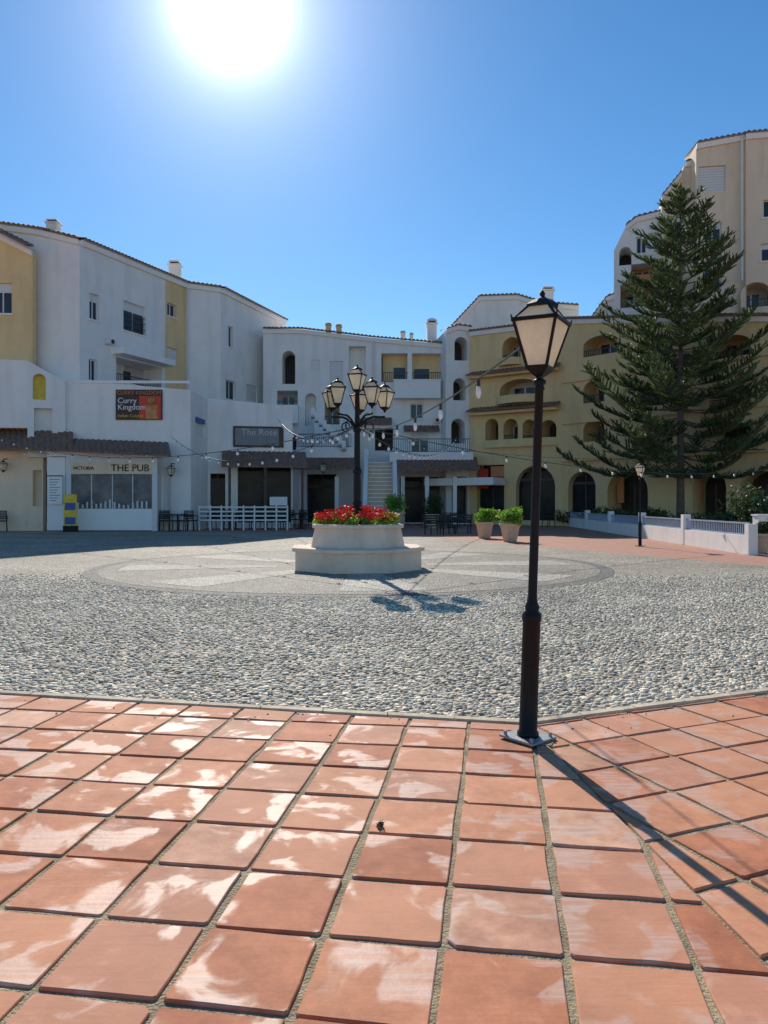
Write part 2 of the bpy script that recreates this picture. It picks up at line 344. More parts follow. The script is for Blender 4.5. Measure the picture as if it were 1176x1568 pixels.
def clip(poly,a,b):
    out=[];n=len(poly)
    side=lambda p:(b[0]-a[0])*(p[1]-a[1])-(b[1]-a[1])*(p[0]-a[0])
    for i in range(n):
        p,q=poly[i],poly[(i+1)%n]; sp,sq=side(p),side(q)
        if sp>=0: out.append(p)
        if (sp>=0)!=(sq>=0):
            t=sp/(sp-sq); out.append((p[0]+(q[0]-p[0])*t,p[1]+(q[1]-p[1])*t))
    return out
tv=[];tf=[]
def tilesection(origin,ang,poly,pitch=.435,size=.413):
    ca,sa=math.cos(ang),math.sin(ang)
    for i in range(-30,31):
        for j in range(-30,31):
            cx=(i+.5)*pitch; cy=(j+.5)*pitch; h=size/2*(1-.018*random.random())
            jx=random.gauss(0,.003); jy=random.gauss(0,.003); ja=random.gauss(0,.008)
            c=[.004+.008*random.random() for _ in range(4)]
            if random.random()<.08: c[random.randrange(4)]=.03
            bw=[random.gauss(0,.0022) for _ in range(8)]
            loc=[(-h+c[0],-h),(-h*.3,-h+bw[0]),(h*.35,-h+bw[1]),(h-c[1],-h),(h,-h+c[1]),(h+bw[2],-h*.3),(h+bw[3],h*.3),(h,h-c[2]),(h-c[2],h),(h*.3,h+bw[4]),(-h*.3,h+bw[5]),(-h+c[3],h),(-h,h-c[3]),(-h+bw[6],h*.3),(-h+bw[7],-h*.3),(-h,-h+c[0])]
            q=[]
            for x,y in loc:
                x,y=x*math.cos(ja)-y*math.sin(ja)+cx+jx,x*math.sin(ja)+y*math.cos(ja)+cy+jy
                q.append((origin[0]+x*ca-y*sa,origin[1]+x*sa+y*ca))
            for k in range(len(poly)):
                q=clip(q,poly[k],poly[(k+1)%len(poly)])
                if len(q)<3: break
            if len(q)<3: continue
            ar=abs(sum(q[k][0]*q[(k+1)%len(q)][1]-q[(k+1)%len(q)][0]*q[k][1] for k in range(len(q))))/2
            if ar<.004: continue
            mx=sum(p[0] for p in q)/len(q); my=sum(p[1] for p in q)/len(q)
            tx=random.gauss(0,.006); ty=random.gauss(0,.006); z0=.014+random.gauss(0,.0013)
            o=len(tv);n=len(q)
            for lev,ins in((0,0.),(1,.002),(2,.006)):
                for (x,y) in q:
                    d=math.hypot(x-mx,y-my); s=1-ins/max(d,.03); X=mx+(x-mx)*s; Y=my+(y-my)*s
                    zz=[.001,z0-.003,z0][lev]+(tx*(X-mx)+ty*(Y-my) if lev else 0)
                    tv.append((X,Y,zz))
            for lev in(0,1):
                for k in range(n): tf.append((o+lev*n+k,o+lev*n+(k+1)%n,o+(lev+1)*n+(k+1)%n,o+(lev+1)*n+k))
            tf.append(tuple(o+2*n+k for k in range(n)))
off=.10
V1=(V0[0]+.02,V0[1]-off-.01)
BL1=(BL[0],BL[1]-off); BR1=(BR[0],BR[1]-off)
g=.012
tilesection((.208,2.686),-math.radians(8.5),[V1,BL1,(-8,-2),(SE[0]-g,SE[1])])
tilesection((V1[0]+.05,V1[1]-.01),math.radians(22.7),[(V1[0]+g,V1[1]),(SE[0]+g,SE[1]),(8,-2),BR1])
me=bpy.data.meshes.new('terracotta_paving'); me.from_pydata(tv,[],tf); me.materials.append(M['tile'])
o=bpy.data.objects.new('terracotta_paving',me); scene.collection.objects.link(o)
kb=B('stone_kerb',(V0[0],V0[1],0))
for d in(dL,dR):
    L=.5;k=0
    while k*L<8.8:
        a=Vector((V0[0]+d[0]*(k*L+.004),V0[1]+d[1]*(k*L+.004),0)); e=Vector((V0[0]+d[0]*((k+1)*L-.004),V0[1]+d[1]*((k+1)*L-.004),0))
        pr=Vector((0,-off+.012,0)); h=.027+random.gauss(0,.001)
        up=Vector((0,0,h)); i_=Vector((0,.006,0))
        kb.hexa('kerbstones','kerb',[a+pr,e+pr,e,a,a+pr+up+i_,e+pr+up+i_,e+up-i_,a+up-i_]); k+=1
kb.done()
def pebblemesh(name,X,Y,a,rx,ry,hz,z0,m):
    n=X.size; K=6
    prof=[(1,.0),(.85,.62),(.0,1.)]
    tt=np.arange(K)/K*2*np.pi
    vs=np.zeros((n,2*K+1,3))
    for lv,(r,z) in enumerate(prof[:2]):
        lx=np.cos(tt)[None]*rx[:,None]*r; ly=np.sin(tt)[None]*ry[:,None]*r
        vs[:,lv*K:(lv+1)*K,0]=X[:,None]+lx*np.cos(a)[:,None]-ly*np.sin(a)[:,None]
        vs[:,lv*K:(lv+1)*K,1]=Y[:,None]+lx*np.sin(a)[:,None]+ly*np.cos(a)[:,None]
        vs[:,lv*K:(lv+1)*K,2]=z0+z*hz[:,None]
    vs[:,2*K,0]=X;vs[:,2*K,1]=Y;vs[:,2*K,2]=z0+hz
    f4=[(i,(i+1)%K,K+(i+1)%K,K+i) for i in range(K)]; f3=[(K+i,K+(i+1)%K,2*K) for i in range(K)]
    base=np.array([x for f in f4 for x in f]+[x for f in f3 for x in f])
    lt=np.array([4]*K+[3]*K)
    LI=(base[None]+(np.arange(n)*(2*K+1))[:,None]).ravel(); LT=np.tile(lt,n); LS=np.concatenate([[0],np.cumsum(LT)[:-1]])
    me=bpy.data.meshes.new(name); me.vertices.add(n*(2*K+1)); me.vertices.foreach_set('co',vs.ravel())
    me.loops.add(LI.size); me.loops.foreach_set('vertex_index',LI.astype(np.int32)); me.polygons.add(LT.size)
    me.polygons.foreach_set('loop_start',LS.astype(np.int32)); me.polygons.foreach_set('loop_total',LT.astype(np.int32))
    me.polygons.foreach_set('use_smooth',np.ones(LT.size,bool))
    me.update(calc_edges=True); me.materials.append(M[m])
    o=bpy.data.objects.new(name,me); scene.collection.objects.link(o)
def pebbles():
    s=.056; 
    ys=np.arange(5.3,17,s*.88)
    nx=int(24/s)
    X,Y=np.meshgrid((np.arange(nx)-nx/2)*s,ys); X=X.ravel();Y=Y.ravel()
    X=X+rng.uniform(-.45,.45,X.size)*s; Y=Y+rng.uniform(-.45,.45,X.size)*s
    k=(np.abs(X)<.58*Y+.3)
    cl=lambda d:(d[0]*(Y-V0[1])-d[1]*(X-V0[0]))
    k&=(cl(dL)<-.02)|(X>V0[0]); k&=(cl(dR)>.02)|(X<V0[0])
    k&=Y>5.48
    k&=((X+.65)**2+(Y-18.2)**2>1.7**2)
    cut=rng.random(X.size)<np.clip((17-Y)/4,0,1); k&=cut
    k&=((X+.8)**2+(Y-19)**2>6.35**2)
    k&=~((np.sin(X*1.7+Y*.6)+np.sin(Y*2.3-X*.9)+rng.normal(0,.4,X.size))>1.95)
    X=X[k];Y=Y[k]; n=X.size
    a=rng.uniform(0,6.28,n); rx=s*rng.uniform(.30,.66,n); ry=rx*rng.uniform(.5,1,n); hz=s*rng.uniform(.10,.38,n)
    pebblemesh('pebbles',X,Y,a,rx,ry,hz,.011,'pebble')
    n=70; t=rng.uniform(-6,5,n); off_=np.abs(rng.normal(0,.22,n))+.12
    X=V0[0]+t; Y=np.where(t<0,V0[1]-t*.2035,V0[1]+t*.4187)-off_
    pebblemesh('stray_gravel',X,Y,rng.uniform(0,6,n),rng.uniform(.005,.013,n),rng.uniform(.004,.01,n),rng.uniform(.004,.01,n),.015,'pebble')
pebbles()
C0=Vector((-.8,19,0)); RR=6.35
def wedge(r0,r1,a0,a1,n=10):
    return [(C0.x+r1*math.cos(a0+(a1-a0)*i/n),C0.y+r1*math.sin(a0+(a1-a0)*i/n)) for i in range(n+1)]+[(C0.x+r0*math.cos(a1-(a1-a0)*i/n),C0.y+r0*math.sin(a1-(a1-a0)*i/n)) for i in range(n+1)]
def disc(r): return [(C0.x+r*math.cos(2*math.pi*i/96),C0.y+r*math.sin(2*math.pi*i/96)) for i in range(96)]
flat('medallion_border','cobbleedge',disc(RR),.018)
flat('pebble_medallion','cobbledark',disc(RR-.32),.022)
pb=B('medallion_pattern',C0)
for i in range(8):
    a=2*math.pi*i/8+.05
    p=wedge(1.9,5.6,a-.05,a+.24); pb.add('light_wedges','cobblelight',[(x,y,.026) for x,y in p],[tuple(range(len(p)))])
pb.done()

# ============================================================ PLANTER + LAMP CLUSTER
def lantern(b,c,s=1.,rot=0.,R=None):
    c=Vector(c); r=[.095*s,.204*s,.10*s]; h1=.307*s;h2=.10*s
    b.lathe('lantern_glass','frost',c,[(r[0],0),(r[1],h1)],4,rot,False)
    b.lathe('lantern_top_glass','frost',c,[(r[1],h1+.012*s),(r[2],h1+h2)],4,rot,False)
    for i in range(4):
        t=2*math.pi*i/4+rot; d=Vector((math.cos(t),math.sin(t),0)); t2=t+math.pi/2; d2=Vector((math.cos(t2),math.sin(t2),0))
        b.cyl('lantern_frame','black',c+d*r[0],c+d*r[1]+Vector((0,0,h1)),.011*s,n=5)
        b.cyl('lantern_frame','black',c+d*r[1]+Vector((0,0,h1)),c+d*r[2]+Vector((0,0,h1+h2)),.011*s,n=5)
        b.cyl('lantern_frame','black',c+d*r[1]*1.03+Vector((0,0,h1)),c+d2*r[1]*1.03+Vector((0,0,h1)),.014*s,n=5)
        b.cyl('lantern_frame','black',c+d*r[0]+Vector((0,0,0)),c+d2*r[0]+Vector((0,0,0)),.012*s,n=5)
        b.cyl('lantern_frame','black',c+d*r[1]*1.03+Vector((0,0,h1)),c+d*r[1]*1.10+Vector((0,0,h1+.035*s)),.009*s,.003*s,5)
    b.lathe('lantern_base','black',c,[(.02*s,-.10*s),(.03*s,-.06*s),(.05*s,-.05*s),(.1*s,-.012*s),(.1*s,-.001)],4,rot)
    b.lathe('lantern_cap','black',c,[(r[2]*1.12,h1+h2-.005),(r[2]*1.12,h1+h2+.012*s),(r[2]*.7,h1+h2+.045*s),(.03*s,h1+h2+.06*s),(.015*s,h1+h2+.075*s),(.02*s,h1+h2+.09*s),(.004*s,h1+h2+.115*s)],8,rot)
    b.cyl('lamp_bulb','bulb',c+Vector((0,0,.02*s)),c+Vector((0,0,.17*s)),.025*s,.035*s,8)

PC=Vector((-.65,18.2,0)); pl=B('octagonal_flower_planter',PC)
e8=math.pi/8
pl.lathe('lower_tier','planter',PC,[(1.60,0),(1.60,.46),(1.68,.47),(1.68,.54),(1.66,.555),(1.0,.56)],8,e8+.1)
pl.lathe('upper_tier','planter',PC,[(1.20,.556),(1.10,1.0),(1.17,1.01),(1.17,1.08),(1.15,1.09),(1.0,1.10),(.97,1.02)],8,e8+.1,False)
pl.lathe('soil','soil',PC,[(1.0,.9),(1.0,1.03)],16)
for i in range(80):
    t=random.random()*6.28; r=.98*math.sqrt(random.random()); c=PC+Vector((r*math.cos(t),r*math.sin(t),1.14+.14*random.random()))
    pl.leaves('geranium_leaves','leaf',c,(.13,.13,.12),30,.05)
for i in range(150):
    t=random.random()*6.28; r=1.0*math.sqrt(random.random()); c=PC+Vector((r*math.cos(t),r*math.sin(t),1.24+.30*random.random()*(1.25-r)))
    pl.leaves('geranium_flowers','red',c,(.085,.085,.06),24,.034)
pl.done(); 
cl=B('cluster_street_lamp',PC+Vector((0,0,1.0)))
cl.lathe('post','black',PC,[(.13,.95),(.13,1.5),(.10,1.55),(.11,1.6),(.09,1.65),(.085,2.3),(.11,2.33),(.11,2.39),(.075,2.45),(.07,3.3),(.10,3.34),(.10,3.42),(.06,3.5),(.055,4.25)],12)
lantern(cl,PC+Vector((0,0,4.33)),1.2,.5)
for i in range(5):
    t=2*math.pi*i/5+.25; d=Vector((math.cos(t),math.sin(t),0)); pts=[]
    for k in range(11):
        s=k/10; r=.05+.64*s; z=3.42+.20*math.sin(s*math.pi*1.15)*(1-.2*s)+.36*s*s
        pts.append(PC+d*r+Vector((0,0,z)))
    cl.tube('arms','black',pts,.028,6)
    pts=[PC+d*(.30+.11*math.cos(a))+Vector((0,0,3.45+.11*math.sin(a))) for a in np.linspace(-1.5,3.6,10)]
    cl.tube('scrolls','black',pts,.016,5)
    lantern(cl,PC+d*.69+Vector((0,0,3.93)),1.2,t)
cl.done()

# ============================================================ FOREGROUND LAMP
def streetlamp(loc,lean,h=2.47,s=1.,rot=.2,thick=1.):
    b=B('street_lamp',loc)
    b.M=Matrix.Translation(loc)@Matrix.Rotation(lean,4,'Y')
    b.box('base_plate','steel',(0,0,.026),(.27,.27,.014),.75)
    for i in range(4):
        a=.75+math.pi/4+i*math.pi/2; b.cyl('anchor_bolts','steel',(.15*math.cos(a),.15*math.sin(a),.03),(.15*math.cos(a),.15*math.sin(a),.06),.012,n=6)
    b.lathe('pole','black',(0,0,0),[(.075,.034),(.072,.06),(.062,.07),(.060,.40),(.060,.80),(.066,.81),(.066,.85),(.045,.87),(.05,.90),(.036,.93),(.031,.97),(.030,1.7),(.029,h-.12),(.036,h-.115),(.036,h-.10),(.028,h-.09),(.045,h-.07),(.045,h-.055),(.02,h-.04)],16)
    lantern(b,(0,0,h+.03),s,rot)
    b.M=None
    return b.done(smooth=('pole',))
lx=(808-CX)/F*5.04
streetlamp(Vector((lx,5.04,.006)),math.radians(1.9),rot=math.pi/4-.54)
flat('concrete_patch','grout',[(lx-.13,4.93),(lx+.13,4.90),(lx+.2,5.08),(lx+.1,5.2),(lx-.14,5.16)],.0175)
streetlamp(G(980,27.5),0,2.55)

# ============================================================ LEFT BUILDINGS
b=B('white_apartment_building',G(150,46))
w=W(-120,45.2,122,44); top=[(-120,325),(0,345),(60,353),(122,368)]
facade(b,w,top,[]); coping(b,w,top)
w=W(-120,43,50,43.4); top=[(-120,300),(50,385)]
facade(b,w,top,[('rect',(-12,433,18,480),'win'),('rect',(-80,433,-50,480),'win')],'ochre',.5,bottom=5); coping(b,w,top,.9,.3,.3)
w=W(-120,41.8,42,42.6)
facade(b,w,[(-120,545),(42,552)],[],'white',1.2,bottom=w.uv(20,655)[1]); 
w=W(42,42.6,100,43.3)
facade(b,w,[(42,552),(100,585)],[('arch',(50,572,70,612),'yel'),('rect',(52,625,80,668),'dark')],'white',.5,bottom=4.2)
w=W(122,44,285,53); top=[(122,368),(253,422)]
facade(b,w,top,[('rect',(137,450,152,490),'win'),('rect',(189,465,223,510),'grid'),('rect',(136,550,149,583),'win'),('rect',(178,555,248,590),'logw')]); coping(b,w,top)
pbox(b,w,'awning','white2',(172,543,252,552),.0,.9); aircon(b,w,160,520)
top=[(253,422),(285,435)]
facade(b,w,top,[('rect',(256,465,270,485),'win'),('rect',(256,533,272,560),'shut')],'ochre'); coping(b,w,top)
w=W(285,53,338,54.2); top=[(285,435),(338,442)]
facade(b,w,top,[]); coping(b,w,top)
w=W(338,54.2,436,63); top=[(338,442),(436,492)]
facade(b,w,top,[('rect',(349,500,357,532),'win'),('rect',(346,583,361,612),'win'),('rect',(377,590,394,615),'shut')]); coping(b,w,top)
for x,y0,y1,z,ww in((82,335,366,46,20),(268,398,432,55,19),(357,462,478,60,8)): chimney(b,x,y0,y1,z,ww)
b.cyl('drainpipe','frame',P(288,440,52.9),P(288,600,52.9),.07)
w=W(60,43.5,292,43.7)
facade(b,w,[(60,570),(120,583),(292,597)],[('rect',(247,715,261,798),'shop'),('rect',(66,722,74,798),'shop')],'white',2.)
pbox(b,w,'parapet_cap','white2',(120,583,292,587),.003,.08)
wF1=w
w=W(292,43.7,318,47); facade(b,w,[(292,597),(318,612)],[('rect',(299,640,314,668),'vent')],'white',2.)
pbox(b,w,'blue_panel','blue',(300,641,313,648),.01,.05)
w=W(318,47,448,48); wF3=w
facade(b,w,[(318,610),(448,622)],[('rect',(322,725,345,795),'shop'),('rect',(364,712,446,800),'shop')],'white',3.)
tilestrip(b,w,(340,692,468,716),0,1.7)
for x in(352,405,460): 
    u=w.uv(x,750)[0]; wbox(b,w,'porch_posts','wood',u-.08,0,u+.08,w.uv(x,716)[1],1.4,1.55)
b.done()
b=B('pub_arcade_building',G(120,43))
w=W(-120,42.9,245,43.1)
facade(b,w,[(-120,690),(66,690)],[('rect',(50,720,64,775),'shop'),('rect',(-60,715,-20,798),'shop')],'cream',.4)
tiled(b,P(-120,683,41.6),P(112,690,41.6),P(-120,652,43.3),P(112,662,43.3))
tiled(b,P(104,690,41.2),P(262,697,41.4),P(104,672,43.2),P(258,678,43.2))
w2=W(70,42.2,250,42.4)
pbox(b,w2,'pillar','white2',(72,700,100,812),-.5,0)
pbox(b,w2,'fascia','white2',(72,690,252,699),-.6,.0)
pbox(b,w2,'stall_riser','white2',(112,779,234,812),-.12,0)
for r in((101,699,109,813),(233,699,241,813)): pbox(b,w2,'kiosk_posts','frame',r,-.14,.04)
pbox(b,w2,'sign_board','cream',(109,708,233,726),-.1,.02)
pbox(b,w2,'kiosk_header','frame',(109,699,233,708),-.12,.03)
pbox(b,w2,'kiosk_glass','kioskglass',(109,727,233,779),-.08,-.05)
for x in(140,172,203): pbox(b,w2,'kiosk_mullions','frame',(x-.7,727,x+.7,779),-.045,-.01)
for i in range(16):
    x=118+i*7; hh=random.uniform(3,13); pbox(b,w2,'bottles','frame',(x,777-hh,x+2.5,778.5),-.045,-.012)
u,v=w2.uv(233,717); b.texts.append(('THE PUB','black',w2.pt(u-.15,v,.04),w2.U,w2.N,.55,'RIGHT'))
u,v=w2.uv(112,717); b.texts.append(('VICTORIA','black',w2.pt(u,v,.04),w2.U,w2.N,.26,'LEFT'))
b.done()
b=B('restaurant_sign',wF1.pt(3,6,.1)); w=wF1
pbox(b,w,'board','signdark',(178,597,249,643),.01,.1)
pbox(b,w,'warm_backdrop','signred',(214,607,247,642),.103,.107)
pbox(b,w,'portrait_dress','skin',(224,621,242,642),.11,.118)
u,v=w.uv(233,614); b.lathe('portrait_head','skin',w.pt(u,v,.1),[(.05,-.26),(.22,-.1),(.22,.12),(.05,.26)],10)
u,v=w.uv(179,602); b.texts.append(('CURRY KINGDOM','orange',w.pt(u+.03,v,.12),w.U,w.N,.31,'LEFT'))
u,v=w.uv(181,614); b.texts.append(('Curry','white2',w.pt(u,v,.12),w.U,w.N,.45,'LEFT'))
u,v=w.uv(181,624); b.texts.append(('Kingdom','white2',w.pt(u,v,.12),w.U,w.N,.45,'LEFT'))
u,v=w.uv(181,637); b.texts.append(('Indian Cuisine','yellow',w.pt(u,v,.12),w.U,w.N,.26,'LEFT'))
b.done()
b=B('bar_sign',wF3.pt(3,5,.1)); w=wF3
pbox(b,w,'frame','signdark',(357,653,434,685),.01,.08); pbox(b,w,'panel','signgrey',(360,656,427,682),.083,.1)
u,v=w.uv(427,663); b.texts.append(('The Rose','signpale',w.pt(u-.1,v,.11),w.U,w.N,.58,'RIGHT')); b.done()
b=B('menu_board',P(86,790,41.8)); w=W(70,42.1,105,42.1)
pbox(b,w,'panel','white2',(75,729,97,772),.12,.17); pbox(b,w,'frame','wood',(74,728,98,729.6),.1,.19)
for i in range(9): pbox(b,w,'lines','signgrey',(78,734+i*4,94-(i%3)*3,735+i*4),.172,.178)
b.done()
b=B('ice_cream_sandwich_board',G(107,41)); w=W(95,41.2,120,41.2)
pbox(b,w,'panel','yellow',(98,757,118,805),.0,.06); pbox(b,w,'pictures','blue',(100,770,116,781),.063,.07); pbox(b,w,'price_list','blue',(100,792,116,803),.063,.07); pbox(b,w,'legs','black',(97,805,119,815),-.1,.07)
b.done()

# ============================================================ CENTRE BUILDING
b=B('white_central_building',G(540,58))
w=W(400,57.5,690,57.5); wE=w; top=[(403,505),(460,505),(570,518),(684,528)]
facade(b,w,top,[('arch',(432,537,452,588),'dark'),('rect',(477,551,490,568),'vent'),('rect',(505,553,525,590),'shut'),('rect',(534,530,560,600),'slot'),
 ('rect',(584,541,680,585),'log'),('rect',(628,618,648,641),'win'),('rect',(424,598,456,622),'logw'),('arch',(467,602,484,652),'slot'),('rect',(497,612,520,650),'log'),
 ('rect',(574,655,602,690),'dark'),('rect',(630,664,656,698),'win'),('rect',(470,726,515,800),'shop'),('rect',(612,730,684,800),'shop'),('rect',(425,665,455,690),'win')],'white',8.)
coping(b,w,top,.35,2,.5); aircon(b,w,664,640)
pbox(b,w,'loggia_back_panel','ochre',(586,541,678,584),-1.58,-.9)
for r in((603,560,621,584),(635,562,658,584)): pbox(b,w,'loggia_windows','glass',r,-.895,-.85)
pbox(b,w,'loggia_pier','white2',(624,541,631,585),-.5,-.02)
pbox(b,w,'balcony','white2',(603,586,673,612),0.003,1.0); pbox(b,w,'balcony_cap','white2',(602,584,674,586.5),-.0,1.06)
pbox(b,w,'balcony_low','white2',(424,622,458,650),.003,.9)
pbox(b,w,'terrace','white2',(462,690,545,705),.003,3.6); tilestrip(b,w,(458,703,548,722),3.4,4.6)
u0,v0,u1,v1=w.rect(465,676,540,690); railing(b,w,u0,u1,v0+.0,1.0,3.2)
pbox(b,w,'terrace_r','white2',(596,697,716,711),.003,3.6); tilestrip(b,w,(606,705,722,724),3.4,4.4)
u0,v0,u1,v1=w.rect(590,684,712,697); railing(b,w,u0,u1,v0,1.0,3.2)
tilestrip(b,w,(556,640,600,652),.0,1.1); tilestrip(b,w,(618,652,672,662),.0,1.)
pbox(b,w,'porch_fascia','white2',(560,652,604,657),.003,.8)
for x in(470,520,560,615,650,690): 
    u=w.uv(x,760)[0]; wbox(b,w,'porch_posts','white2',u-.14,0,u+.14,w.uv(x,722)[1]-.5,3.2,3.5)
# outside stair to first floor: grey strips painted in for tread shadow, between white stepped parapets
for i in range(9):
    x=484+i*5.5; y=640+i*5.8
    pbox(b,w,'upper_stair','white2',(x,y,x+5.6,692),.01+.001*i,1.6-.002*i)
    pbox(b,w,'stair_parapet','white2',(x,y-5,x+5.6,y+5),3.9,4.1)
    pbox(b,w,'tread_shade_strip','signgrey',(x,y+7,x+5.6,y+9.5),3.6,3.95)
pbox(b,w,'stair_wall','white2',(536,640,546,700),.003,2.3)
for x,y0,y1,z,ww,mm in((503,494,509,59,10,'ochre'),(519,496,512,59,10,'ochre'),(617,506,522,60,9,'white'),(630,509,524,60,7,'white'),(661,487,524,60,18,'white')): chimney(b,x,y0,y1,z,ww,mm)
b.cyl('drainpipe','frame',P(572,522,57.3),P(572,650,57.3),.07)
b.done()
b=B('exterior_staircase',G(582,50))
w=W(556,50,608,50)
n=16; u0,_=w.uv(562,760); u1,_=w.uv(602,760); htop=w.uv(580,702)[1]
for i in range(n):
    wbox(b,w,'steps','white2',u0,0,u1,htop*(i+1)/n,-i*.3-.3,-i*.3)
    wbox(b,w,'risers','pot',u0+.01,htop*i/n+.01,u1-.01,htop*(i+1)/n-.05,-i*.3+.001,-i*.3+.012)
for s,(ua,ub) in enumerate(((u0-.3,u0-.005),(u1+.005,u1+.3))):
    b.hexa('stair_parapet','white',[w.pt(ua,0,.1),w.pt(ub,0,.1),w.pt(ub,0,-n*.3),w.pt(ua,0,-n*.3),w.pt(ua,1.,.1),w.pt(ub,1.,.1),w.pt(ub,htop+1,-n*.3),w.pt(ua,htop+1,-n*.3)])
b.done()

# ============================================================ OCHRE BUILDING
b=B('ochre_arcaded_building',G(800,54))
w=W(690,60,892,58); top=[(690,503),(735,455),(792,453),(832,465),(886,469)]
facade(b,w,top,[],'white',5.,bottom=6); coping(b,w,top,.3,2,.3)
chimney(b,838,438,468,59,20)
w=W(683,56,722,56.3); top=[(683,506),(700,499),(722,502)]
facade(b,w,top,[('arch',(696,516,716,552),'dark'),('arch',(694,579,713,613),'dark'),('arch',(691,641,712,679),'dark'),('rect',(692,730,716,800),'shop')],'white',6.); coping(b,w,top,.25,2,.3)
w=W(720,56,860,52); wO=w; top=[(720,509),(860,492)]
facade(b,w,top,[('arch',(769,516,797,556),'log'),('arch',(765,580,826,616),'logw'),('arch',(743,641,763,679),'dark'),('arch',(771,641,793,679),'logw'),('arch',(800,642,820,679),'logw'),('arch',(827,643,852,681),'dark'),
  ('arch',(790,713,850,797),'shop'),('rect',(730,712,772,797),'shop')],'ochre',8.); coping(b,w,top,.3,3,.4)
def bow(r,d,part='bowed_balcony',m='ochre'):
    u0,v0,u1,v1=w.rect(*r); n=12; vs=[]
    for i in range(n+1):
        s=i/n; u=u0+(u1-u0)*s; dd=.01+d*math.sin(math.pi*s)**.6
        vs+=[w.pt(u,v0,dd),w.pt(u,v1,dd),w.pt(u,v1,max(0.005,dd-.15)),w.pt(u,v0,.004)]
    fs=[]
    for i in range(n):
        k=4*i; fs+=[(k,k+4,k+5,k+1),(k+1,k+5,k+6,k+2),(k,k+3,k+7,k+4),(k+2,k+6,k+7,k+3)]
    b.add(part,m,vs,fs)
bow((760,606,832,618),.9); bow((764,549,800,560),.6); bow((738,672,858,684),.35)
for y in(562,619):
    tilestrip(b,w,(722,y+1,859,y+8),.0,1.0)
pbox(b,w,'balcony_slab','ochre',(722,571,857,575),.003,.7); pbox(b,w,'balcony_slab','ochre',(722,629,857,633),.003,.7)
pbox(b,w,'bar_awning','white2',(672,733,776,744),.2,2.2)
pbox(b,w,'poster','signred',(733,718,748,748),.01,.06); pbox(b,w,'poster','orange',(752,714,772,730),.01,.06)
w=W(860,52,1260,40); wO2=w; top=[(860,490),(1020,486),(1260,484)]
hs=[('arch',(893,513,948,543),'log'),('arch',(893,582,926,616),'log'),('arch',(893,642,926,676),'dark'),('arch',(870,722,912,792),'shop'),('arch',(930,720,992,790),'dark'),('arch',(1060,720,1112,790),'dark'),
 ('arch',(975,513,1030,545),'log'),('arch',(1085,513,1150,548),'log'),('arch',(975,585,1030,618),'log'),('arch',(1085,588,1150,622),'log'),('arch',(975,645,1030,680),'dark'),('arch',(1090,645,1150,682),'dark'),('arch',(1130,720,1200,790),'dark')]
facade(b,w,top,hs,'ochre',8.); coping(b,w,top,.4,3,.4)
pbox(b,w,'string_course','ochre',(862,556,1250,561),.003,.15); pbox(b,w,'string_course','ochre',(862,628,1250,633),.003,.15); pbox(b,w,'string_course','ochre',(862,692,1250,698),.003,.3)
for i in range(4):
    x=930+i*60; pbox(b,w,'arcade_curtain','orange',(x+4,722,x+14,770),-1.,-.9)
b.done()
# ============================================================ TALL BUILDING
b=B('tall_cream_apartment_block',G(1090,48))
w=W(900,53,946,52); top=[(903,492),(930,456),(946,450)]
facade(b,w,top,[],'white',4.); coping(b,w,top,.2,1,.2)
w=W(938,51,1016,50); top=[(940,384),(958,347),(975,334),(1016,324)]
facade(b,w,top,[('arch',(948,378,967,406),'dark'),('rect',(974,362,990,388),'win'),('rect',(993,356,1011,383),'shut'),('rect',(966,403,1008,426),'orange'),('rect',(950,435,1000,470),'log')],'white',9.); coping(b,w,top[1:],.2,2,.3)
pbox(b,w,'balcony','orange',(962,426,1012,436),.003,.9)
w=W(1012,49.2,1068,48.6); top=[(1013,302),(1044,264),(1050,250),(1068,245)]
facade(b,w,top,[('rect',(1022,330,1045,360),'win')],'cream',9.); coping(b,w,[(1013,302),(1044,264)],.15,1.,.1); coping(b,w,top[2:],.2,2,.2)
w=W(1066,47.4,1142,47); top=[(1066,222),(1142,208)]
facade(b,w,top,[('rect',(1070,254,1111,294),'shut'),('rect',(1078,340,1105,372),'win'),('rect',(1078,410,1105,442),'win')],'cream',10.); coping(b,w,top,.3,3,.4)
w=W(1142,46.6,1270,45); top=[(1142,207),(1270,196)]
facade(b,w,top,[('rect',(1168,305,1192,332),'win'),('rect',(1165,372,1192,399),'win'),('arch',(1134,432,1180,470),'logw'),('rect',(1215,305,1240,332),'win')],'cream',10.); coping(b,w,top,.3,3,.4)
b.cyl('drainpipe','frame',P(1136,215,46.5),P(1136,430,46.5),.08)
b.done()

# ============================================================ LOW WALL WITH RAILINGS (right)
b=B('low_plaza_wall',(12,38,0))
A=Vector((11.3,23.0,0)); E=Vector((12.8,52,0)); L=(E-A).length; U=(E-A).normalized(); N_=Vector((-U.y,U.x,0))
ww=W(0,1,1,1); ww.O=A; ww.U=U; ww.N=N_; ww.L=L
wbox(b,ww,'wall','white',0,0,L,.58,-.12,.12)
for u in np.linspace(.13,L-.13,6):
    wbox(b,ww,'piers','white',u-.14,0.01,u+.14,1.15 if u>1 else .95,-.14,.14); 
    if u<L-1: railing(b,ww,u+.15,u+(L-.26)/5-.15,.54,.45,0,'bluerail',.15)
b.done()
b=B('white_fence',G(370,43)); w=W(305,43.6,440,43.9)
u1=w.L
for i,v in enumerate((.55,.8,1.05,1.3)): wbox(b,w,'slats','frame',0,v,u1,v+.09,0,.04)
for i in range(9): u=u1*i/8; wbox(b,w,'posts','frame',u-.045,0,u+.045,1.45,-.06,-.003)
wbox(b,w,'gate_panel','frame',u1*.8,1.45,u1,1.95,0,.04)
b.done()

